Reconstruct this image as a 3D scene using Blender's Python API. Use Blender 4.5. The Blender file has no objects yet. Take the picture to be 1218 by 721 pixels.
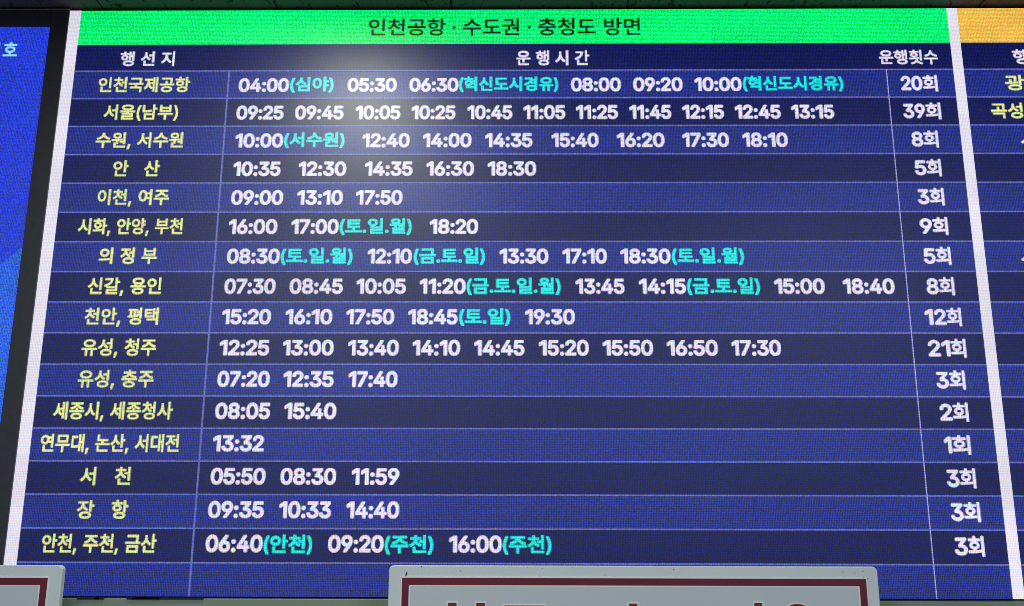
# -*- coding: utf-8 -*-
import bpy, bmesh, math, random
import numpy as np
from mathutils import Matrix, Vector

S = bpy.context.scene
C = S.collection
random.seed(7)
rng = np.random.default_rng(11)

# ------------------------------------------------------------------ camera
cd = bpy.data.cameras.new('camera'); cam = bpy.data.objects.new('camera', cd); C.objects.link(cam)
cd.sensor_width = 36.0; cd.lens = 36.0 * 1200 / 1218; cd.clip_start = 0.05; cd.clip_end = 100
M = Matrix(((0.999947, -8.5e-05, 0.010293), (0.009966, -0.241927, -0.970243), (0.002572, 0.970294, -0.241913)))
cam.matrix_world = Matrix.Translation((0.0, -3.09096, -1.57381)) @ M.to_4x4()
S.camera = cam

# ------------------------------------------------------------------ world, lamps, exposure
w = bpy.data.worlds.new('World'); S.world = w; w.use_nodes = True
bg = w.node_tree.nodes['Background']; bg.inputs[0].default_value = (0.80, 0.95, 1.0, 1); bg.inputs[1].default_value = 0.17
S.view_settings.view_transform = 'Standard'; S.view_settings.look = 'None'
S.view_settings.exposure = 0; S.view_settings.gamma = 1
S.cycles.use_denoising = False
S.cycles.pixel_filter_type = 'BLACKMAN_HARRIS'; S.cycles.filter_width = 0.9
S.cycles.max_bounces = 5

def area(name, loc, aim, sx, sy, power, col):
    l = bpy.data.lights.new(name, 'AREA'); l.shape = 'RECTANGLE'; l.size = sx; l.size_y = sy
    l.energy = power; l.color = col
    o = bpy.data.objects.new(name, l); C.objects.link(o); o.location = loc
    o.rotation_euler = (Vector(aim) - Vector(loc)).to_track_quat('-Z', 'Y').to_euler()
    return o
area('lamp_over_board', (-0.61, -0.58, 0.20), (-0.61, -0.58, -3), 0.26, 0.20, 17, (0.95, 1.0, 0.76))
area('ceiling_lamp', (-1.2, -2.6, 0.19), (-1.2, -2.6, -3), 1.2, 0.5, 47, (0.86, 0.96, 1.0))
area('ceiling_lamp', (1.6, -2.6, 0.19), (1.6, -2.6, -3), 1.2, 0.5, 47, (0.86, 0.96, 1.0))

# ------------------------------------------------------------------ colours
def lin(r, g, b):
    f = lambda c: (c/255/12.92 if c <= 10 else ((c/255+0.055)/1.055)**2.4)
    return (f(r), f(g), f(b))
BLUE = lin(28, 42, 130); DARK = lin(8, 17, 84); LINE = lin(92, 100, 178); WHITE = lin(228, 223, 245)
YELLOW = lin(228, 236, 146); CYAN = lin(8, 232, 226); GREEN = lin(4, 242, 106); ORANGE = lin(238, 188, 80)
BAR = lin(226, 222, 236); INK = lin(2, 34, 8); LEFTBLUE = lin(34, 60, 212); WAVE = lin(38, 96, 222)

# ------------------------------------------------------------------ materials
def nt(name):
    m = bpy.data.materials.new(name); m.use_nodes = True
    t = m.node_tree; return m, t, t.nodes['Principled BSDF']
def math_node(t, op, a, b=None, c=None):
    n = t.nodes.new('ShaderNodeMath'); n.operation = op
    for i, v in enumerate((a, b, c)):
        if v is None: continue
        if isinstance(v, (int, float)): n.inputs[i].default_value = v
        else: t.links.new(v, n.inputs[i])
    return n.outputs[0]
PITCH = 0.005
def led_material(name, colour, attr=False, grain=0.30, dots=0.42, strength=1.0, sample=True, chan=(1, 1, 1), across=1.0):
    """LED surface: black mask with lamps in rows; each lamp differs a little from its neighbours."""
    m, t, p = nt(name)
    p.inputs['Base Color'].default_value = (0.012, 0.012, 0.013, 1)
    p.inputs['Roughness'].default_value = 0.51
    p.inputs['Specular IOR Level'].default_value = 0.55
    tc = t.nodes.new('ShaderNodeTexCoord'); sx = t.nodes.new('ShaderNodeSeparateXYZ')
    t.links.new(tc.outputs['Object'], sx.inputs[0])
    X, Z = sx.outputs[0], sx.outputs[2]
    # snapped lamp cell
    cx = math_node(t, 'FLOOR', math_node(t, 'DIVIDE', X, PITCH/2)); cz = math_node(t, 'FLOOR', math_node(t, 'DIVIDE', Z, PITCH/2))
    cb = t.nodes.new('ShaderNodeCombineXYZ'); t.links.new(cx, cb.inputs[0]); t.links.new(cz, cb.inputs[1])
    wn = t.nodes.new('ShaderNodeTexWhiteNoise'); wn.noise_dimensions = '2D'; t.links.new(cb.outputs[0], wn.inputs['Vector'])
    # slow drift between modules
    ns = t.nodes.new('ShaderNodeTexNoise'); ns.inputs['Scale'].default_value = 3.0; ns.inputs['Detail'].default_value = 3
    t.links.new(tc.outputs['Object'], ns.inputs['Vector'])
    drift = math_node(t, 'MULTIPLY_ADD', ns.outputs['Fac'], 0.30, 0.85)
    # each LED module is a shade brighter or dimmer than the next
    mb = t.nodes.new('ShaderNodeCombineXYZ')
    t.links.new(math_node(t, 'FLOOR', math_node(t, 'DIVIDE', X, 0.32)), mb.inputs[0]); t.links.new(math_node(t, 'FLOOR', math_node(t, 'DIVIDE', Z, 0.16)), mb.inputs[1])
    wm = t.nodes.new('ShaderNodeTexWhiteNoise'); wm.noise_dimensions = '2D'; t.links.new(mb.outputs[0], wm.inputs['Vector'])
    drift = math_node(t, 'MULTIPLY', drift, math_node(t, 'MULTIPLY_ADD', wm.outputs['Value'], 0.12, 0.94))
    px = math_node(t, 'COSINE', math_node(t, 'MULTIPLY', X, 2*math.pi/PITCH))
    sep = t.nodes.new('ShaderNodeSeparateColor'); t.links.new(wn.outputs['Color'], sep.inputs[0])
    if attr:
        a = t.nodes.new('ShaderNodeAttribute'); a.attribute_name = 'led'
        sc = t.nodes.new('ShaderNodeSeparateColor'); t.links.new(a.outputs['Color'], sc.inputs[0])
        cols = [sc.outputs[i] for i in range(3)]
    else: cols = list(colour)
    out = t.nodes.new('ShaderNodeCombineColor')
    for i in range(3):
        pz = math_node(t, 'COSINE', math_node(t, 'MULTIPLY_ADD', Z, 2*math.pi/PITCH, (i-1)*1.15))
        d = math_node(t, 'MULTIPLY_ADD', math_node(t, 'ADD', math_node(t, 'MULTIPLY', px, across), math_node(t, 'MULTIPLY', pz, chan[i])), dots, 1.0)
        d = math_node(t, 'MAXIMUM', d, 0.02)
        g = math_node(t, 'MULTIPLY_ADD', sep.outputs[i], 2*grain, 1-grain)
        v = math_node(t, 'MULTIPLY', math_node(t, 'MULTIPLY', d, g), drift)
        t.links.new(math_node(t, 'MULTIPLY', v, cols[i]), out.inputs[i])
    t.links.new(out.outputs[0], p.inputs['Emission Color'])
    p.inputs['Emission Strength'].default_value = strength
    if not sample: m.cycles.emission_sampling = 'NONE'
    return m
M_BLUE = led_material('led_blue_row', BLUE, grain=0.70)
M_DARK = led_material('led_dark_row', DARK, grain=0.8)
M_LINE = led_material('led_grid_line', LINE, grain=0.5, dots=0.2, sample=False)
M_GREEN = led_material('led_green_header', GREEN, grain=0.35, dots=0.5, chan=(3, 0.35, 4.5), across=0.3)
M_ORANGE = led_material('led_orange_header', ORANGE, grain=0.3, dots=0.4, chan=(0.3, 0.6, 2.5), across=0.3)
M_BAR = led_material('led_white_bar', BAR, grain=0.10, dots=0.1)
M_PALE = led_material('led_count_line', lin(150, 152, 214), grain=0.3, sample=False)
M_TEXT = led_material('led_text', None, attr=True, grain=0.28, dots=0.18, sample=False)
M_INK = led_material('led_title', None, attr=True, grain=0.35, dots=0.5, sample=False, chan=(3, 0.35, 3.0), across=0.3)
M_LEFT = led_material('led_left_screen', LEFTBLUE, grain=0.75, dots=0.25)
M_WAVE = led_material('led_left_wave', WAVE, grain=0.75, dots=0.25)

def plain(name, col, rough, spec=0.5, metal=0.0, noise=0.0, nscale=20, bump=0.0):
    m, t, p = nt(name)
    p.inputs['Roughness'].default_value = rough; p.inputs['Specular IOR Level'].default_value = spec
    p.inputs['Metallic'].default_value = metal
    tc = t.nodes.new('ShaderNodeTexCoord')
    ns = t.nodes.new('ShaderNodeTexNoise'); ns.inputs['Scale'].default_value = nscale; ns.inputs['Detail'].default_value = 6
    t.links.new(tc.outputs['Object'], ns.inputs['Vector'])
    mx = t.nodes.new('ShaderNodeMix'); mx.data_type = 'RGBA'
    mx.inputs['A'].default_value = (*[c*(1-noise) for c in col], 1); mx.inputs['B'].default_value = (*[min(1, c*(1+noise)) for c in col], 1)
    t.links.new(ns.outputs['Fac'], mx.inputs['Factor']); t.links.new(mx.outputs['Result'], p.inputs['Base Color'])
    if bump:
        b = t.nodes.new('ShaderNodeBump'); b.inputs['Strength'].default_value = bump; b.inputs['Distance'].default_value = 0.002
        t.links.new(ns.outputs['Fac'], b.inputs['Height']); t.links.new(b.outputs[0], p.inputs['Normal'])
    return m
M_BEZEL = plain('black_bezel_plastic', (0.040, 0.040, 0.054), 0.45, noise=0.25, nscale=60)
M_TRIM = plain('steel_trim', (0.30, 0.31, 0.31), 0.35, metal=0.7, noise=0.2)
M_CAB = plain('cabinet_black', (0.012, 0.012, 0.014), 0.6, noise=0.2)
M_PLATE = plain('white_sign_plate', (0.70, 0.74, 0.77), 0.38, noise=0.05, nscale=7)
M_PANEL = plain('grey_sign_panel', (0.60, 0.63, 0.68), 0.42, noise=0.05, nscale=6)
M_RED = plain('maroon_film', (0.155, 0.016, 0.036), 0.4, noise=0.25, nscale=9)
M_LETTER = plain('red_letter_film', (0.23, 0.018, 0.022), 0.4, noise=0.15, nscale=30)
M_EDGE = plain('pale_letter_edge', (0.88, 0.86, 0.88), 0.4, noise=0.04)
M_CHIP = plain('dark_chip', (0.02, 0.02, 0.02), 0.6)
M_WALL = plain('grey_green_painted_wall', (0.235, 0.295, 0.215), 0.5, noise=0.16, nscale=3, bump=0.1)
M_GAP = plain('dark_gap_seal', (0.008, 0.010, 0.008), 0.7)
M_BRACKET = plain('steel_bracket', (0.45, 0.45, 0.45), 0.35, metal=0.8, noise=0.1)

# acoustic ceiling tile with dark worm holes
M_TILE, t, p = nt('fissured_ceiling_tile')
tc = t.nodes.new('ShaderNodeTexCoord'); mp = t.nodes.new('ShaderNodeMapping'); mp.inputs['Scale'].default_value = (1, 0.45, 1)
t.links.new(tc.outputs['Object'], mp.inputs[0])
ns = t.nodes.new('ShaderNodeTexNoise'); ns.inputs['Scale'].default_value = 48; ns.inputs['Detail'].default_value = 3; ns.inputs['Distortion'].default_value = 1.2
t.links.new(mp.outputs[0], ns.inputs['Vector'])
cr = t.nodes.new('ShaderNodeValToRGB'); cr.color_ramp.elements[0].position = 0.33; cr.color_ramp.elements[0].color = (0.008, 0.008, 0.008, 1)
cr.color_ramp.elements[1].position = 0.39; cr.color_ramp.elements[1].color = (0.080, 0.068, 0.078, 1)
t.links.new(ns.outputs['Fac'], cr.inputs[0]); t.links.new(cr.outputs[0], p.inputs['Base Color']); p.inputs['Roughness'].default_value = 0.9
bp = t.nodes.new('ShaderNodeBump'); bp.inputs['Distance'].default_value = 0.003; t.links.new(cr.outputs[0], bp.inputs['Height']); t.links.new(bp.outputs[0], p.inputs['Normal'])

# ------------------------------------------------------------------ object helpers
def link(name, me, parent=None):
    o = bpy.data.objects.new(name, me); C.objects.link(o)
    if parent is not None: o.parent = parent
    return o
def tag(o, label=None, cat=None, group=None, kind=None):
    if label: o['label'] = label
    if cat: o['category'] = cat
    if group: o['group'] = group
    if kind: o['kind'] = kind
    return o
def box_bm(bm, x0, x1, y0, y1, z0, z1):
    vs = [bm.verts.new(v) for v in ((x0,y0,z0),(x1,y0,z0),(x1,y1,z0),(x0,y1,z0),(x0,y0,z1),(x1,y0,z1),(x1,y1,z1),(x0,y1,z1))]
    for f in ((0,3,2,1),(4,5,6,7),(0,1,5,4),(1,2,6,5),(2,3,7,6),(3,0,4,7)): bm.faces.new([vs[i] for i in f])
def box(name, mat, x0, x1, y0, y1, z0, z1, parent=None, bevel=0.0):
    bm = bmesh.new(); box_bm(bm, x0, x1, y0, y1, z0, z1)
    if bevel: bmesh.ops.bevel(bm, geom=list(bm.edges), offset=bevel, segments=2, profile=0.5, affect='EDGES')
    me = bpy.data.meshes.new(name); bm.to_mesh(me); bm.free(); me.materials.append(mat)
    return link(name, me, parent)
def prism(name, mat, pts, y0, y1, parent=None, bevel=0.0):
    """outline in the x-z plane (counter-clockwise seen from -y), y0 = front"""
    bm = bmesh.new()
    a = [bm.verts.new((x, y0, z)) for x, z in pts]; b = [bm.verts.new((x, y1, z)) for x, z in pts]
    ff = bm.faces.new(a); bm.faces.new(b[::-1]); n = len(pts)
    for i in range(n): bm.faces.new((a[i], b[i], b[(i+1) % n], a[(i+1) % n]))
    bmesh.ops.recalc_face_normals(bm, faces=bm.faces)
    if bevel: bmesh.ops.bevel(bm, geom=[e for e in ff.edges], offset=bevel, segments=3, profile=0.5, affect='EDGES')
    me = bpy.data.meshes.new(name); bm.to_mesh(me); bm.free(); me.materials.append(mat)
    return link(name, me, parent)

# ------------------------------------------------------------------ lettering
# heavy grotesque numerals, outlines in thousandths
GLYPHS = {
    '0': [[[227,516],[262,512],[295,502],[323,484],[348,461],[368,431],[384,395],[396,353],[403,306],[405,254],[403,202],[396,155],[384,113],[368,77],[348,48],[323,24],[295,7],[263,-3],[227,-7],[191,-3],[158,7],[130,24],[105,48],[85,77],[69,113],[57,155],[50,202],[48,254],[50,306],[57,353],[69,395],[85,431],[106,461],[130,484],[159,502],[191,512]],[[250,457],[227,460],[203,457],[182,449],[163,435],[147,416],[134,393],[123,365],[115,332],[111,295],[109,254],[111,213],[115,176],[123,144],[134,116],[147,92],[163,74],[182,60],[203,52],[227,50],[250,52],[271,60],[290,74],[306,92],[320,116],[330,144],[338,176],[342,213],[344,254],[342,295],[338,332],[330,365],[320,393],[306,416],[290,435],[271,449]]],
    '1': [[[305,0],[305,509],[228,509],[95,418],[95,345],[232,432],[232,0]]],
    '2': [[[225,516],[254,513],[281,507],[306,497],[328,482],[346,465],[361,445],[372,423],[379,398],[381,372],[380,354],[377,336],[371,318],[363,299],[351,280],[336,259],[317,235],[294,209],[267,180],[153,60],[153,57],[389,57],[389,0],[64,0],[64,47],[234,229],[252,248],[268,266],[282,282],[294,298],[303,312],[311,327],[316,341],[319,356],[320,371],[319,389],[315,405],[308,419],[298,431],[287,441],[273,449],[258,455],[241,458],[224,460],[205,458],[188,454],[172,447],[159,438],[148,427],[139,413],[132,398],[128,381],[127,362],[66,362],[68,391],[75,418],[86,442],[102,464],[121,482],[143,496],[168,507],[196,513]]],
    '3': [[[70,509],[372,509],[372,461],[211,278],[211,289],[247,290],[279,286],[308,276],[333,262],[354,244],[371,222],[383,198],[391,173],[393,145],[390,116],[383,90],[370,66],[354,45],[333,27],[309,12],[281,2],[251,-5],[218,-7],[188,-5],[159,1],[133,10],[108,22],[88,38],[70,57],[57,79],[48,104],[44,132],[109,132],[112,115],[118,100],[126,87],[137,76],[150,66],[165,59],[182,54],[200,51],[219,50],[239,51],[258,55],[275,61],[291,69],[304,80],[315,93],[323,108],[328,125],[329,145],[328,163],[323,180],[316,196],[306,211],[292,223],[275,234],[254,241],[229,246],[201,248],[157,248],[157,299],[288,448],[288,452],[70,452]]],
    '4': [[[247,509],[311,509],[109,166],[109,163],[413,163],[413,105],[40,105],[40,158]],[[282,318],[343,318],[343,0],[282,0],[282,121],[282,146]]],
    '5': [[[67,253],[96,509],[366,509],[366,452],[151,452],[134,301],[136,301],[148,311],[162,318],[178,325],[194,330],[212,333],[229,334],[252,332],[274,328],[294,321],[313,311],[330,299],[345,285],[358,269],[370,251],[379,231],[386,210],[390,187],[391,163],[388,132],[381,102],[369,76],[352,52],[332,32],[309,15],[282,3],[253,-4],[221,-7],[192,-5],[165,1],[140,11],[118,25],[99,41],[83,60],[71,82],[63,105],[60,130],[122,130],[125,115],[130,102],[138,89],[148,78],[160,68],[173,60],[188,54],[204,51],[221,50],[241,51],[259,56],[276,64],[291,75],[304,89],[314,104],[322,122],[326,141],[328,162],[326,183],[321,203],[314,221],[303,237],[290,251],[275,262],[257,270],[238,275],[218,277],[201,276],[184,273],[167,268],[152,262],[139,255],[128,246]]],
    '6': [[[252,509],[322,509],[151,261],[145,261],[151,270],[157,279],[165,288],[174,295],[184,302],[196,307],[208,311],[221,313],[235,314],[265,312],[291,305],[316,295],[337,280],[355,262],[370,240],[380,215],[387,187],[389,157],[387,127],[379,98],[368,73],[352,50],[333,30],[310,14],[284,3],[257,-4],[226,-7],[196,-4],[168,3],[142,15],[119,31],[100,51],[84,74],[73,101],[66,130],[64,162],[65,187],[71,212],[80,239],[93,268],[112,302],[137,340]],[[226,265],[207,264],[190,259],[174,252],[160,241],[148,229],[138,214],[131,197],[126,179],[125,158],[126,138],[131,119],[138,102],[148,86],[160,73],[174,63],[190,55],[207,50],[226,48],[245,50],[263,55],[279,63],[293,73],[304,86],[314,101],[322,119],[326,137],[327,157],[326,178],[322,196],[314,213],[304,228],[293,241],[279,251],[263,259],[245,264]]],
    '7': [[[62,509],[391,509],[391,449],[165,0],[97,0],[323,448],[323,452],[62,452]]],
    '8': [[[226,516],[255,514],[282,508],[306,498],[328,485],[346,469],[361,450],[373,429],[379,405],[382,380],[379,354],[372,330],[359,308],[343,289],[323,276],[300,267],[300,265],[319,260],[335,252],[351,241],[365,228],[377,212],[387,195],[395,176],[399,156],[401,135],[398,109],[391,84],[378,62],[362,42],[341,25],[317,11],[289,1],[259,-5],[226,-7],[193,-5],[163,1],[136,11],[111,25],[91,42],[74,62],[62,84],[54,109],[52,135],[53,156],[58,176],[65,195],[75,212],[87,228],[101,241],[117,252],[134,260],[153,265],[153,267],[129,276],[109,289],[93,308],[80,330],[73,354],[70,380],[73,405],[79,429],[90,450],[106,469],[124,485],[146,498],[170,508],[197,514]],[[226,460],[208,459],[192,455],[177,449],[164,442],[153,432],[145,420],[138,407],[134,392],[133,376],[134,359],[138,344],[145,330],[154,318],[165,308],[178,300],[193,294],[209,291],[226,290],[244,291],[260,294],[274,300],[287,308],[298,318],[307,330],[314,344],[318,359],[319,376],[318,392],[314,407],[308,420],[299,432],[288,442],[275,449],[260,455],[244,459]],[[226,235],[206,234],[187,230],[169,223],[154,213],[140,202],[130,189],[122,173],[117,157],[115,139],[117,121],[121,106],[129,91],[139,79],[152,69],[167,60],[185,54],[205,50],[226,49],[248,50],[267,54],[285,60],[300,69],[313,79],[323,91],[331,106],[335,121],[337,139],[335,157],[330,173],[322,189],[312,202],[298,213],[283,223],[265,230],[247,234]]],
    '9': [[[226,516],[256,513],[285,506],[310,494],[333,478],[352,458],[368,434],[380,408],[387,378],[389,347],[387,322],[382,296],[373,270],[359,240],[340,207],[315,168],[200,0],[130,0],[301,248],[307,248],[302,238],[295,229],[287,221],[278,214],[268,207],[257,202],[245,198],[232,195],[218,195],[188,197],[161,203],[137,214],[116,229],[98,247],[83,269],[72,294],[66,321],[64,352],[66,382],[73,411],[85,436],[101,459],[120,479],[143,494],[168,506],[196,513]],[[226,460],[207,459],[190,454],[174,446],[160,435],[148,423],[138,407],[131,390],[127,372],[125,352],[127,331],[131,313],[138,295],[148,280],[160,268],[174,257],[190,250],[207,245],[226,243],[245,245],[263,249],[279,257],[293,267],[305,280],[314,295],[322,312],[326,330],[327,350],[326,371],[322,390],[314,407],[305,422],[293,435],[279,446],[263,454],[245,459]]],
    ':': [[[95,87],[107,85],[118,81],[128,73],[135,64],[140,53],[141,41],[140,29],[135,18],[128,9],[118,1],[107,-3],[95,-4],[83,-3],[73,1],[63,9],[55,18],[51,29],[50,41],[51,53],[55,64],[63,73],[73,81],[83,85]],[[95,362],[107,360],[118,356],[128,349],[135,339],[140,328],[141,316],[140,304],[135,294],[128,284],[118,277],[107,272],[95,271],[83,272],[73,277],[63,284],[55,294],[51,304],[50,316],[51,328],[55,339],[63,349],[73,356],[83,360]]],
    '(': [[[177,539],[236,539],[219,503],[204,466],[191,428],[179,390],[169,351],[161,313],[156,276],[152,241],[151,207],[152,176],[155,145],[160,115],[167,83],[177,50],[188,16],[202,-19],[218,-57],[236,-96],[177,-96],[150,-46],[128,4],[111,55],[99,106],[92,156],[89,207],[90,244],[94,283],[101,324],[109,364],[119,403],[132,441],[145,477],[160,510]]],
    ')': [[[37,539],[97,539],[113,510],[128,477],[142,441],[154,403],[164,364],[173,323],[179,283],[183,244],[184,207],[182,156],[174,104],[161,53],[144,3],[123,-47],[97,-96],[37,-96],[56,-56],[72,-18],[86,18],[97,52],[106,85],[113,116],[118,147],[121,177],[122,207],[121,241],[117,276],[112,313],[104,351],[94,390],[82,428],[69,466],[54,503]]],
    ',': [[[68,71],[137,71],[84,-119],[38,-119]]],
    '.': [[[95,87],[107,85],[118,81],[128,73],[135,64],[140,53],[141,41],[140,29],[135,18],[128,9],[118,1],[107,-3],[95,-4],[83,-3],[73,1],[63,9],[55,18],[51,29],[50,41],[51,53],[55,64],[63,73],[73,81],[83,85]]],
}

GAP = {'1': (44, 52), ':': (52, 52), '.': (40, 40), ',': (30, 70), '(': (60, 20), ')': (20, 60)}
_cache = {}
def glyph(ch):
    """edges (n,4) in em with cap height about .51, left bearing 0, and advance"""
    if ch in _cache: return _cache[ch]
    if ch in GLYPHS:
        ed = []
        for lp in GLYPHS[ch]:
            for i in range(len(lp)): ed.append((*lp[i], *lp[(i+1) % len(lp)]))
        e = np.array(ed, float)/1000; x0 = e[:, [0, 2]].min(); x1 = e[:, [0, 2]].max()
        l, r = GAP.get(ch, (38, 38)); e[:, [0, 2]] += l/1000 - x0
        res = (e, x1 - x0 + (l+r)/1000)
    else:
        cu = bpy.data.curves.new('tmp', 'FONT'); cu.body = ch; cu.resolution_u = 3
        ob = bpy.data.objects.new('tmp', cu); C.objects.link(ob); bpy.context.view_layer.update()
        me = ob.to_mesh(); cnt = {}
        for pl in me.polygons:
            for k in pl.edge_keys: cnt[k] = cnt.get(k, 0) + 1
        v = me.vertices
        e = np.array([(v[a].co.x, v[a].co.y, v[b].co.x, v[b].co.y) for (a, b), n in cnt.items() if n == 1], float).reshape(-1, 4)
        ob.to_mesh_clear(); bpy.data.objects.remove(ob); bpy.data.curves.remove(cu)
        e = e*0.70                              # Hangul body against the numerals' cap height
        e[:, [1, 3]] += 0.0
        res = (e, 0.92*0.70)
        if ch == '·': x0 = e[:, [0, 2]].min(); e[:, [0, 2]] += 0.02-x0; res = (e, e[:, [0, 2]].max()+0.02)
    _cache[ch] = res
    return res
SPACE = 0.20
CELL = 0.0025
SUB = 4
def lettering(name, text, x0, x1, zc, h, fg, back, parent, r=0.0, mat=None, y=-0.0005, tilt=0.0):
    """light-up lettering on the lamp grid: text fills x0..x1, h = height of its ink, centred on zc"""
    es, pen, words = [], 0.0, []
    for ch in text:
        if ch == ' ': pen += SPACE; words.append([]); continue
        if not words: words.append([])
        e, adv = glyph(ch); e = e.copy(); e[:, [0, 2]] += pen; words[-1].append(len(es)); es.append(e); pen += adv
    words = [w_ for w_ in words if w_]
    lens = [len(q) for q in es]; offs = np.cumsum([0]+lens)
    e = np.vstack(es)
    xs, ys = e[:, [0, 2]], e[:, [1, 3]]
    hang = [c for c in text if c not in GLYPHS and c != ' ']
    if hang:      # ink height from the Hangul (or numerals) without commas and brackets
        hh = np.vstack([glyph(c)[0] for c in hang]); ya, yb = hh[:, [1, 3]].min(), hh[:, [1, 3]].max()
    else: ya, yb = 0.0, 0.509
    bx0, bx1 = xs.min(), xs.max()
    ex = e.copy()
    ex[:, [0, 2]] = x0 + r + (xs-bx0)/(bx1-bx0)*(x1-x0-2*r)
    sz = (h-2*r)/(yb-ya)
    ex[:, [1, 3]] = zc - h/2 + r + (ys-ya)*sz
    full = ex; res = None
    for w_ in words:
        ex = np.vstack([full[offs[k]:offs[k+1]] for k in w_])
        res = _raster(name, ex, r, fg, back, parent, mat, y)
    return res
def _raster(name, ex, r, fg, back, parent, mat, y):
    gx0 = math.floor((ex[:, [0, 2]].min()-r)/CELL)-1; gx1 = math.ceil((ex[:, [0, 2]].max()+r)/CELL)+1
    gz0 = math.floor((ex[:, [1, 3]].min()-r)/CELL)-1; gz1 = math.ceil((ex[:, [1, 3]].max()+r)/CELL)+1
    W, Hh = (gx1-gx0)*SUB, (gz1-gz0)*SUB
    d = CELL/SUB
    px = gx0*CELL + (np.arange(W)+0.5)*d; pz = gz0*CELL + (np.arange(Hh)+0.5)*d + 1e-7
    img = np.zeros((Hh, W), bool)
    za, zb, xa, xb = ex[:, 1], ex[:, 3], ex[:, 0], ex[:, 2]
    for j in range(Hh):
        z = pz[j]; m = (za > z) != (zb > z)
        if not m.any(): continue
        xi = xa[m] + (z-za[m])/(zb[m]-za[m])*(xb[m]-xa[m])
        img[j] = ((px[None, :] > xi[:, None]).sum(0) % 2) == 1
    n = int(math.ceil(r/d))
    if r > 0:
        out = img.copy()
        for dy in range(-n, n+1):
            for dx in range(-n, n+1):
                if (dx or dy) and dx*dx+dy*dy <= (r/d)**2+0.01:
                    out[max(0, dy):Hh+min(0, dy), max(0, dx):W+min(0, dx)] |= img[max(0, -dy):Hh+min(0, -dy), max(0, -dx):W+min(0, -dx)]
        img = out
    cov = img.reshape(Hh//SUB, SUB, W//SUB, SUB).mean((1, 3))
    vs, fs, cs = [], [], []
    fg, back = np.array(fg), np.array(back)
    nz, nx = cov.shape
    for j in range(nz):
        i = 0
        while i < nx:
            c = cov[j, i]
            if c < 0.06: i += 1; continue
            k = i+1
            while k < nx and cov[j, k] == c: k += 1
            a, b2 = (gx0+i)*CELL, (gx0+k)*CELL; z0, z1 = (gz0+j)*CELL, (gz0+j+1)*CELL
            q = len(vs); vs += [(a, y, z0), (b2, y, z0), (b2, y, z1), (a, y, z1)]; fs.append((q, q+1, q+2, q+3))
            cs.append(back*(1-c) + fg*c); i = k
    me = bpy.data.meshes.new(name); me.from_pydata(vs, [], fs); me.materials.append(mat or M_TEXT)
    at = me.attributes.new('led', 'FLOAT_COLOR', 'FACE')
    at.data.foreach_set('color', np.hstack([np.array(cs), np.ones((len(cs), 1))]).astype(np.float32).ravel())
    return link(name, me, parent)

# ------------------------------------------------------------------ ceiling and wall
XJ = [-0.2417 + 0.5985*k for k in range(-5, 7)]
ceil = box('ceiling', M_CAB, -3.3, 3.4, -3.1, 0.30, 0.262, 0.30); tag(ceil, 'dark suspended ceiling of fissured tiles above the board', 'ceiling', kind='structure')
YE = [0.12, -0.478, -1.076, -1.674, -2.272, -2.87]
for a, b in zip(XJ[:-1], XJ[1:]):
    for yb, ya in zip(YE[:-1], YE[1:]):
        box('ceiling_tile', M_TILE, a+0.0025, b-0.0025, ya+0.0025, yb-0.0025, 0.240 + random.uniform(-0.0006, 0.0006), 0.2615, ceil, bevel=0.0015)

wall = prism('wall', M_WALL, [(-2.9, -3.2), (3.0, -3.2), (3.0, -1.7035), (-2.9, -1.7005)][::1], -0.034, 0.16, bevel=0.002)
tag(wall, 'grey green painted wall under the timetable board', 'wall', kind='structure')
rearwall = box('rear_wall', M_WALL, -3.2, 3.3, 0.165, 0.22, -3.2, 0.26); tag(rearwall, 'grey wall behind the display boards', 'wall', kind='structure')

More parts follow.
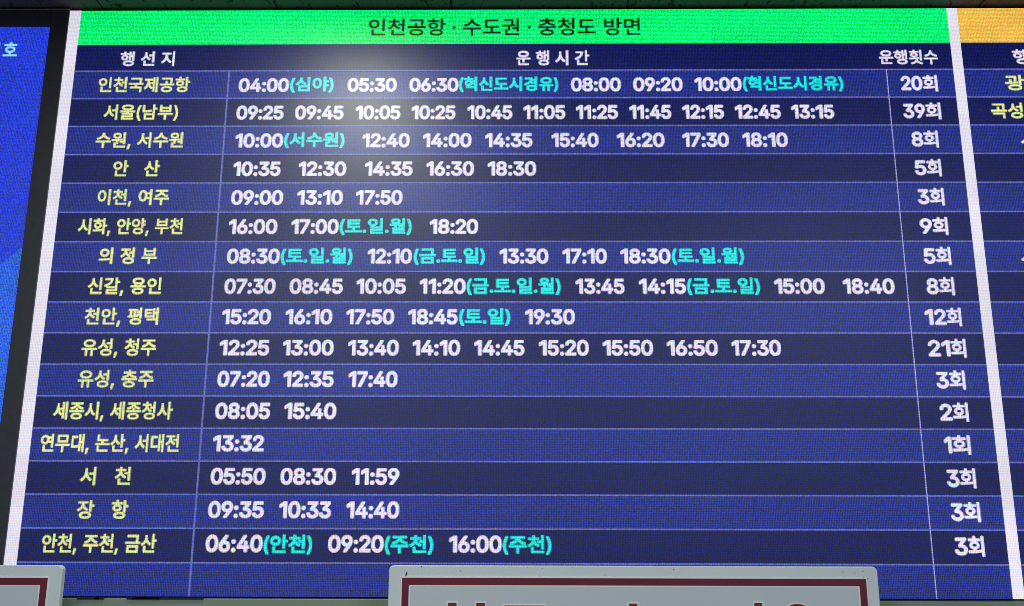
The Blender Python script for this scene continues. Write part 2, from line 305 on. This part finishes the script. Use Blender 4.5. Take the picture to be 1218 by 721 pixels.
# ------------------------------------------------------------------ the timetable board
ROWS = [
   ('인천국제공항', -1.4214, -1.1132, [('04:00', -0.9494, -0.7802), ('(심야)', -0.7773, -0.6308), ('05:30', -0.5843, -0.4197), ('06:30', -0.3775, -0.213), ('(혁신도시경유)', -0.2116, 0.1196), ('08:00', 0.1616, 0.3286), ('09:20', 0.3689, 0.534), ('10:00', 0.5732, 0.7297), ('(혁신도시경유)', 0.7339, 1.0674)], '20회', 1.2582, 1.3793),
   ('서울(남부)', -1.3931, -1.1446, [('09:25', -0.9502, -0.7925), ('09:45', -0.755, -0.5928), ('10:05', -0.5536, -0.4041), ('10:25', -0.3678, -0.2213), ('10:45', -0.1822, -0.0331), ('11:05', 0.0031, 0.1424), ('11:25', 0.1772, 0.3163), ('11:45', 0.3538, 0.4927), ('12:15', 0.5289, 0.6663), ('12:45', 0.7023, 0.8534), ('13:15', 0.8881, 1.0293)], '39회', 1.2562, 1.3805),
   ('수원, 서수원', -1.4094, -1.1195, [('10:00', -0.947, -0.7885), ('(서수원)', -0.7857, -0.5857), ('12:40', -0.5274, -0.3707), ('14:00', -0.3277, -0.1671), ('14:35', -0.1228, 0.0336), ('15:40', 0.0958, 0.2505), ('16:20', 0.3099, 0.4671), ('17:30', 0.525, 0.678), ('18:10', 0.722, 0.8707)], '8회', 1.2746, 1.3624),
   ('안   산', -1.3423, -1.1887, [('10:35', -0.9469, -0.7909), ('12:30', -0.733, -0.5759), ('14:35', -0.5152, -0.3583), ('16:30', -0.3143, -0.1576), ('18:30', -0.1136, 0.0457)], '5회', 1.276, 1.3621),
   ('이천, 여주', -1.3834, -1.1498, [('09:00', -0.9468, -0.7769), ('13:10', -0.7317, -0.5826), ('17:50', -0.5402, -0.3885)], '3회', 1.2761, 1.3613),
   ('시화, 안양, 부천', -1.4359, -1.0963, [('16:00', -0.948, -0.7902), ('17:00', -0.7453, -0.5918), ('(토.일.월)', -0.5891, -0.3558), ('18:20', -0.2988, -0.1417)], '9회', 1.2735, 1.3634),
   ('의 정 부', -1.3588, -1.1706, [('08:30', -0.9463, -0.7762), ('(토.일.월)', -0.7735, -0.543), ('12:10', -0.4958, -0.3531), ('(금.토.일)', -0.3477, -0.1192), ('13:30', -0.0735, 0.0836), ('17:10', 0.1279, 0.27), ('18:30', 0.3129, 0.4723), ('(토.일.월)', 0.4763, 0.7064)], '5회', 1.2761, 1.3626),
   ('신갈, 용인', -1.3836, -1.1485, [('07:30', -0.9473, -0.7838), ('08:45', -0.7396, -0.5697), ('10:05', -0.5269, -0.3692), ('11:20', -0.3264, -0.1796), ('(금.토.일.월)', -0.1769, 0.1216), ('13:45', 0.1682, 0.3239), ('14:15', 0.3691, 0.5179), ('(금.토.일)', 0.5206, 0.7515), ('15:00', 0.7966, 0.9556), ('18:40', 1.0125, 1.1753)], '8회', 1.2758, 1.363),
   ('천안, 평택', -1.3839, -1.1492, [('15:20', -0.9481, -0.7925), ('16:10', -0.7473, -0.5986), ('17:50', -0.5548, -0.4035), ('18:45', -0.3598, -0.2034), ('(토.일)', -0.1994, -0.038), ('19:30', 0.0083, 0.1656)], '12회', 1.2609, 1.375),
   ('유성, 청주', -1.3826, -1.147, [('12:25', -0.9488, -0.7917), ('13:00', -0.7508, -0.59), ('13:40', -0.5452, -0.3859), ('14:10', -0.3438, -0.194), ('14:45', -0.1506, 0.007), ('15:20', 0.0516, 0.2076), ('15:50', 0.2509, 0.408), ('16:50', 0.4499, 0.6095), ('17:30', 0.6513, 0.8054)], '21회', 1.2617, 1.3788),
   ('유성, 충주', -1.3838, -1.1461, [('07:20', -0.9481, -0.7844), ('12:35', -0.7425, -0.5855), ('17:40', -0.5397, -0.3869)], '3회', 1.2764, 1.3655),
   ('세종시, 세종청사', -1.4487, -1.0786, [('08:05', -0.9472, -0.7769), ('15:40', -0.7341, -0.5731)], '2회', 1.2779, 1.365),
   ('연무대, 논산, 서대전', -1.4775, -1.0508, [('13:32', -0.9475, -0.7902)], '1회', 1.282, 1.3608),
   ('서   천', -1.344, -1.19, [('05:50', -0.9465, -0.7789), ('08:30', -0.7341, -0.5642), ('11:59', -0.5182, -0.3728)], '3회', 1.2783, 1.3658),
   ('장   항', -1.3435, -1.1881, [('09:35', -0.9466, -0.7777), ('10:33', -0.7321, -0.5749), ('14:40', -0.5293, -0.3698)], '3회', 1.2805, 1.368),
   ('안천, 주천, 금산', -1.4389, -1.0941, [('06:40', -0.9466, -0.7753), ('(안천)', -0.7728, -0.6269), ('09:20', -0.5803, -0.4133), ('(주천)', -0.4108, -0.2652), ('16:00', -0.2188, -0.0609), ('(주천)', -0.0584, 0.0868)], '3회', 1.2815, 1.3696),
]
XL0, XL1, XC1, XC2, XB0, XB1, XR = -1.5455, -1.5075, -0.9846, 1.2138, 1.4367, 1.4707, 2.06
ZT, ZH, ZBOT = 0.2262, 0.0985, -1.6963
board = bpy.data.objects.new('led_timetable_board', None); C.objects.link(board)
tag(board, 'wide LED bus timetable with green header, blue rows and white divider bars', 'timetable board')
box('cabinet', M_CAB, XL0, XR, 0.004, 0.15, ZBOT-0.003, ZT+0.003, board)
def panel(name, mat, x0, x1, z0, z1, parent, front=0.0):
    return box(name, mat, x0, x1, front, 0.0038, z0, z1, parent)
hb = panel('header_band', M_GREEN, XL1, XB0, ZH, ZT, board)
lettering('title_text', '인천공항 · 수도권 · 충청도 방면', -0.5219, 0.3987, 0.1615, 0.0665, INK, GREEN, hb, r=0.0014, mat=M_INK)
hr = panel('heading_row', M_DARK, XL1, XB0, 0.0, ZH, board)
lettering('column_heading', '행 선 지', -1.3564, -1.1722, 0.0460, 0.055, WHITE, DARK, hr, r=0.0016)
lettering('column_heading', '운 행 시 간', -0.0208, 0.2248, 0.0455, 0.056, WHITE, DARK, hr, r=0.0018)
lettering('column_heading', '운행횟수', 1.194, 1.3902, 0.0455, 0.054, WHITE, DARK, hr, r=0.0016)
for i in range(17):
    z1 = -0.1*i; z0 = z1-0.1 if i < 16 else ZBOT
    m, colr = (M_BLUE, BLUE) if i % 2 == 0 else (M_DARK, DARK)
    row = panel('table_row', m, XL1, XB0, z0, z1, board)
    if i == 16: row['label'] = 'empty last row'
    if i < 16:
        dest, a, b, items, cnt, ca, cb_ = ROWS[i]
        zc = (z0+z1)/2
        lettering('destination_text', dest, a, b, zc+0.001+0.0045*i/15, 0.0565, YELLOW, colr, row, r=0.0017)
        for s, x0, x1 in items:
            if s[0] == '(': lettering('via_note', s, x0, x1, zc+0.001+0.0045*i/15, 0.0545, CYAN, colr, row, r=0.0023)
            else: lettering('departure_time', s, x0, x1, zc-0.002+0.008*i/15, 0.0505, WHITE, colr, row, r=0.0030)
        k = len(cnt)-1; f = {1: 0.46, 2: 0.60}[k]; xm = ca + (cb_-ca)*(0.30 if cnt == '1회' else f)
        lettering('trip_count', cnt[:k], ca, xm-0.002, zc+0.003*i/15, 0.0515, WHITE, colr, row, r=0.0026)
        lettering('trip_count', cnt[k:], xm-0.001, cb_, zc+0.003*i/15, 0.060, WHITE, colr, row, r=0.0019)
    # thin lit line on top of every row
    ln = box('row_line', M_LINE, XL1, XB0, -0.0010, -0.0002, z1-0.0024, z1+0.0024, row)
box('column_line', M_LINE, XC1-0.0032, XC1+0.0032, -0.0014, -0.0011, ZBOT, 0.0, board)
box('column_line', M_PALE, XC2-0.0018, XC2+0.0018, -0.0014, -0.0011, ZBOT, 0.0, board)
panel('divider_bar', M_BAR, XL0, XL1, ZBOT, ZT, board, front=-0.0015)
panel('divider_bar', M_BAR, XB0, XB1, ZBOT, ZT, board, front=-0.0015)
ob = panel('header_band', M_ORANGE, XB1, XR, ZH, ZT, board); ob['label'] = 'orange header band'
h2 = panel('heading_row', M_DARK, XB1, XR, 0.0, ZH, board)
lettering('column_heading', '행', 1.6382, 1.696, 0.0460, 0.055, WHITE, DARK, h2, r=0.0016)
RT = {0: ('광주', 1.6025, 1.733), 1: ('곡성,', 1.5448, 1.668), 2: ('서', 1.6303, 1.689), 6: ('사', 1.5777+0.006, 1.648)}
for i in range(17):
    z1 = -0.1*i; z0 = z1-0.1 if i < 16 else ZBOT
    m, colr = (M_BLUE, BLUE) if i % 2 == 0 else (M_DARK, DARK)
    row = panel('table_row', m, XB1, XR, z0, z1, board)
    if i in RT:
        s, a, b = RT[i]; lettering('destination_text', s, a, b, (z0+z1)/2+0.001, 0.0565, YELLOW, colr, row, r=0.0017)
    box('row_line', M_LINE, XB1, XR, -0.0010, -0.0002, z1-0.0024, z1+0.0024, row)

# dark sealing strip under the board, with the sagging bits of sealant
bm = bmesh.new(); box_bm(bm, -2.9, 3.0, -0.012, 0.02, -1.7055, ZBOT-0.0035)
for x0_, x1_, dz in ((-1.250, -1.235, 0.0002), (-1.30, -1.222, -0.0008), (-1.140, -1.06, -0.0002), (-1.155, -0.93, -0.0012)):
    box_bm(bm, x0_, x1_, -0.0375, -0.013, -1.7040-dz, -1.6995)
me = bpy.data.meshes.new('seal_strip'); bm.to_mesh(me); bm.free(); me.materials.append(M_GAP)
seal = link('seal_strip', me, board)

# ------------------------------------------------------------------ the neighbouring screen
scr = bpy.data.objects.new('blue_display_screen', None); C.objects.link(scr)
tag(scr, 'bright blue LED screen in a black bezel, cut off by the left edge', 'display screen')
SX0, SX1, SZ0, SZ1 = -2.5, -1.6066, -1.62, 0.1650
sp = panel('screen_panel', M_LEFT, SX0, SX1, SZ0, SZ1, scr, front=0.0)
pts = [(SX0, SZ0), (SX1, SZ0), (SX1, -0.615)]
for k in range(1, 13):
    u = k/12; pts.append((SX1 + (SX0-SX1)*u, -0.615 - 1.35*u*(SX1-SX0)*0.55 - 0.05*math.sin(u*3)))
pts[-1] = (SX0, -1.50)
prism('wave_graphic', M_WAVE, pts, -0.0004, -0.0001, sp)
lettering('screen_text', '번', -1.822, -1.770, 0.0833, 0.053, lin(150, 228, 250), LEFTBLUE, sp, r=0.0015, y=-0.0006)
lettering('screen_text', '호', -1.7586, -1.7099, 0.0833, 0.053, lin(150, 228, 250), LEFTBLUE, sp, r=0.0015, y=-0.0006)
box('bezel', M_BEZEL, SX1, XL0-0.0006, -0.006, 0.10, -1.6995, 0.2262, scr, bevel=0.001)
box('bezel', M_BEZEL, SX0-0.06, SX1-0.0003, -0.006, 0.10, SZ1, 0.2262, scr, bevel=0.001)
box('bezel', M_BEZEL, SX0-0.06, SX1-0.0003, -0.006, 0.10, -1.6995, SZ0, scr, bevel=0.001)
box('bezel', M_BEZEL, SX0-0.06, SX0-0.0003, -0.006, 0.10, SZ0+0.0003, SZ1-0.0003, scr, bevel=0.001)
box('screen_back', M_CAB, SX0, SX1-0.001, 0.0045, 0.095, SZ0+0.001, SZ1-0.001, scr)
box('top_trim', M_TRIM, SX0-0.06, XL0-0.0006, -0.009, 0.05, 0.2266, 0.2300, scr, bevel=0.0006)

# ------------------------------------------------------------------ the two signs in front
def rounded(x0, x1, z0, z1, r, n=6):
    pts = []
    for cx, cz, a0 in ((x1-r, z0+r, -90), (x1-r, z1-r, 0), (x0+r, z1-r, 90), (x0+r, z0+r, 180)):
        for k in range(n+1):
            a = math.radians(a0 + 90*k/n); pts.append((cx+r*math.cos(a), cz+r*math.sin(a)))
    return pts
def strip_frame(name, mat, x0, x1, z0, z1, t, y0, y1, parent):
    bm = bmesh.new()
    o = [(x0, z0), (x1, z0), (x1, z1), (x0, z1)]; i_ = [(x0+t, z0+t), (x1-t, z0+t), (x1-t, z1-t), (x0+t, z1-t)]
    V = {(k, s, f): bm.verts.new(((o if s == 0 else i_)[k][0], (y0, y1)[f], (o if s == 0 else i_)[k][1])) for k in range(4) for s in (0, 1) for f in (0, 1)}
    for k in range(4):
        n = (k+1) % 4
        bm.faces.new((V[k, 0, 0], V[n, 0, 0], V[n, 1, 0], V[k, 1, 0])); bm.faces.new((V[k, 0, 1], V[k, 1, 1], V[n, 1, 1], V[n, 0, 1]))
        bm.faces.new((V[k, 0, 0], V[k, 0, 1], V[n, 0, 1], V[n, 0, 0])); bm.faces.new((V[k, 1, 0], V[n, 1, 0], V[n, 1, 1], V[k, 1, 1]))
    bmesh.ops.recalc_face_normals(bm, faces=bm.faces)
    me = bpy.data.meshes.new(name); bm.to_mesh(me); bm.free(); me.materials.append(mat)
    return link(name, me, parent)
YS = -0.15
def sign(x0, x1, z1, z0, bx0, bx1, bz1, label):
    s = bpy.data.objects.new('notice_sign', None); C.objects.link(s)
    tag(s, label, 'sign', 'white notice signs below the boards')
    prism('sign_plate', M_PLATE, rounded(x0, x1, z0, z1, 0.014), YS+0.001, YS+0.022, s, bevel=0.0028)
    strip_frame('border_frame', M_RED, bx0, bx1, z0+0.033, bz1, 0.0195, YS-0.0007, YS+0.0006, s)
    pz = strip_frame('pale_outline', M_EDGE, bx0-0.0036, bx1+0.0036, z0+0.0294, bz1+0.0036, 0.0267, YS-0.0003, YS+0.0008, s)
    box('inner_panel', M_PANEL, bx0+0.0231, bx1-0.0231, YS-0.00010, YS+0.0008, z0+0.0561, bz1-0.0231, s)
    for xx in (x0+0.12, x1-0.12):
        if x1-x0 < 0.3: xx = (x0+x1)/2
        box('bracket', M_BRACKET, xx-0.015, xx+0.015, YS+0.0225, -0.0345, z0+0.10, z0+0.13, s)
    return s
big = sign(-0.3765, 0.9975, -1.6040, -1.985, -0.3386, 0.9630, -1.6378, 'wide white sign with maroon border and red lettering before the timetable')
small = sign(-2.25, -1.3025, -1.6065, -1.985, -2.21, -1.3405, -1.6412, 'white sign with maroon border partly visible in lower left corner')
# chips and scratches in the paint of the big plate
def flecks(parent, spots):
    bm = bmesh.new()
    for x, z, rx, rz, a in spots:
        n = 6; vv = []
        for k in range(n):
            t_ = 2*math.pi*k/n; q = random.uniform(0.7, 1.2); ux, uz = rx*math.cos(t_)*q, rz*math.sin(t_)*q
            vv.append(bm.verts.new((x+ux*math.cos(a)-uz*math.sin(a), YS-0.0011, z+ux*math.sin(a)+uz*math.cos(a))))
        bm.faces.new(vv)
    bmesh.ops.recalc_face_normals(bm, faces=bm.faces)
    me = bpy.data.meshes.new('paint_chips'); bm.to_mesh(me); bm.free(); me.materials.append(M_CHIP)
    return tag(link('paint_chips', me, parent), kind='stuff')
# sign plate helper: pixel offsets measured on the plate become metres
flecks(big, [(-0.3265, -1.6270, 0.0020, 0.0075, -0.35), (-0.2850, -1.6075, 0.0018, 0.0013, 0), (-0.1740, -1.6190, 0.0014, 0.0011, 0),
             (0.0560, -1.6120, 0.0011, 0.0009, 0), (0.1420, -1.6090, 0.0012, 0.0009, 0), (0.4260, -1.6130, 0.0017, 0.0014, 0),
             (0.2330, -1.6290, 0.0010, 0.0011, 0), (0.9000, -1.6180, 0.0011, 0.0012, 0), (0.9420, -1.6150, 0.0009, 0.0010, 0),
             (0.9560, -1.6165, 0.0016, 0.0013, 0), (0.9330, -1.6210, 0.0010, 0.0008, 0), (0.9680, -1.6360, 0.0015, 0.0013, 0),
             (0.9740, -1.6440, 0.0012, 0.0012, 0), (0.0150, -1.6085, 0.0010, 0.0008, 0), (0.9560, -1.6340, 0.0009, 0.0009, 0)])

# red letters of the big sign, cut film with a pale edge; most of them lie below the picture
def stroke_rect(x0, x1, z0, z1): return [(x0, z0), (x1, z0), (x1, z1), (x0, z1)]
def ring(cx, cz, rx, rz, th, n=28):
    return [(cx+rx*math.cos(2*math.pi*k/n), cz+rz*math.sin(2*math.pi*k/n)) for k in range(n)], [(cx+(rx-th)*math.cos(2*math.pi*k/n), cz+(rz-th)*math.sin(2*math.pi*k/n)) for k in range(n)]
def letter(parent, rects, rings=()):
    for name, mat, g, y0, y1 in (('letter_edge', M_EDGE, 0.0038, YS-0.0007, YS-0.0002), ('letter', M_LETTER, 0.0, YS-0.0012, YS-0.0008)):
        bm = bmesh.new()
        for q, (x0, x1, z0, z1) in enumerate(rects):
            yy = y0 - 0.00004*q
            box_bm(bm, x0-g, x1+g, yy, y1, z0-g, z1+g)
        for cx, cz, rx, rz, th in rings:
            a, b = ring(cx, cz, rx+g, rz+g, th+2*g); n = len(a)
            va = [bm.verts.new((x, y0-0.0003, z)) for x, z in a]; vb = [bm.verts.new((x, y0-0.0003, z)) for x, z in b]
            for k in range(n): bm.faces.new((va[k], va[(k+1) % n], vb[(k+1) % n], vb[k]))
        me = bpy.data.meshes.new(name); bm.to_mesh(me); bm.free(); me.materials.append(mat)
        link(name, me, parent)
T = 0.0245
zt = -1.7050
letter(big, [(-0.2085, -0.2085+T, zt-0.085, zt), (-0.129, -0.129+T, zt-0.085, zt), (-0.2085, -0.129+T, zt-0.048, zt-0.026), (-0.2085, -0.129+T, zt-0.085, zt-0.062),
             (-0.230, -0.080, zt-0.125, zt-0.102), (-0.168, -0.145, zt-0.185, zt-0.125)])
zt2 = -1.7118
letter(big, [(-0.050, 0.0627, zt2-0.022, zt2), (-0.028, -0.006, zt2-0.078, zt2-0.022), (0.020, 0.042, zt2-0.078, zt2-0.022), (-0.050, 0.0627, zt2-0.098, zt2-0.078),
             (-0.070, 0.082, zt2-0.165, zt2-0.142), (-0.005, 0.019, zt2-0.142, zt2-0.098)])
letter(big, [(0.2975, 0.321, zt-0.180, zt-0.0008), (0.321, 0.346, zt-0.090, zt-0.066), (0.215, 0.238, zt-0.110, zt-0.030), (0.215, 0.285, zt-0.132, zt-0.110)])
letter(big, [(0.6468, 0.669, zt-0.180, zt+0.0022), (0.560, 0.583, zt-0.110, zt-0.030), (0.560, 0.632, zt-0.132, zt-0.110)])
letter(big, [(0.700, 0.832, zt-0.132, zt-0.110), (0.755, 0.778, zt-0.175, zt-0.132)], [(0.7665, zt-0.043, 0.046, 0.043, 0.022)])
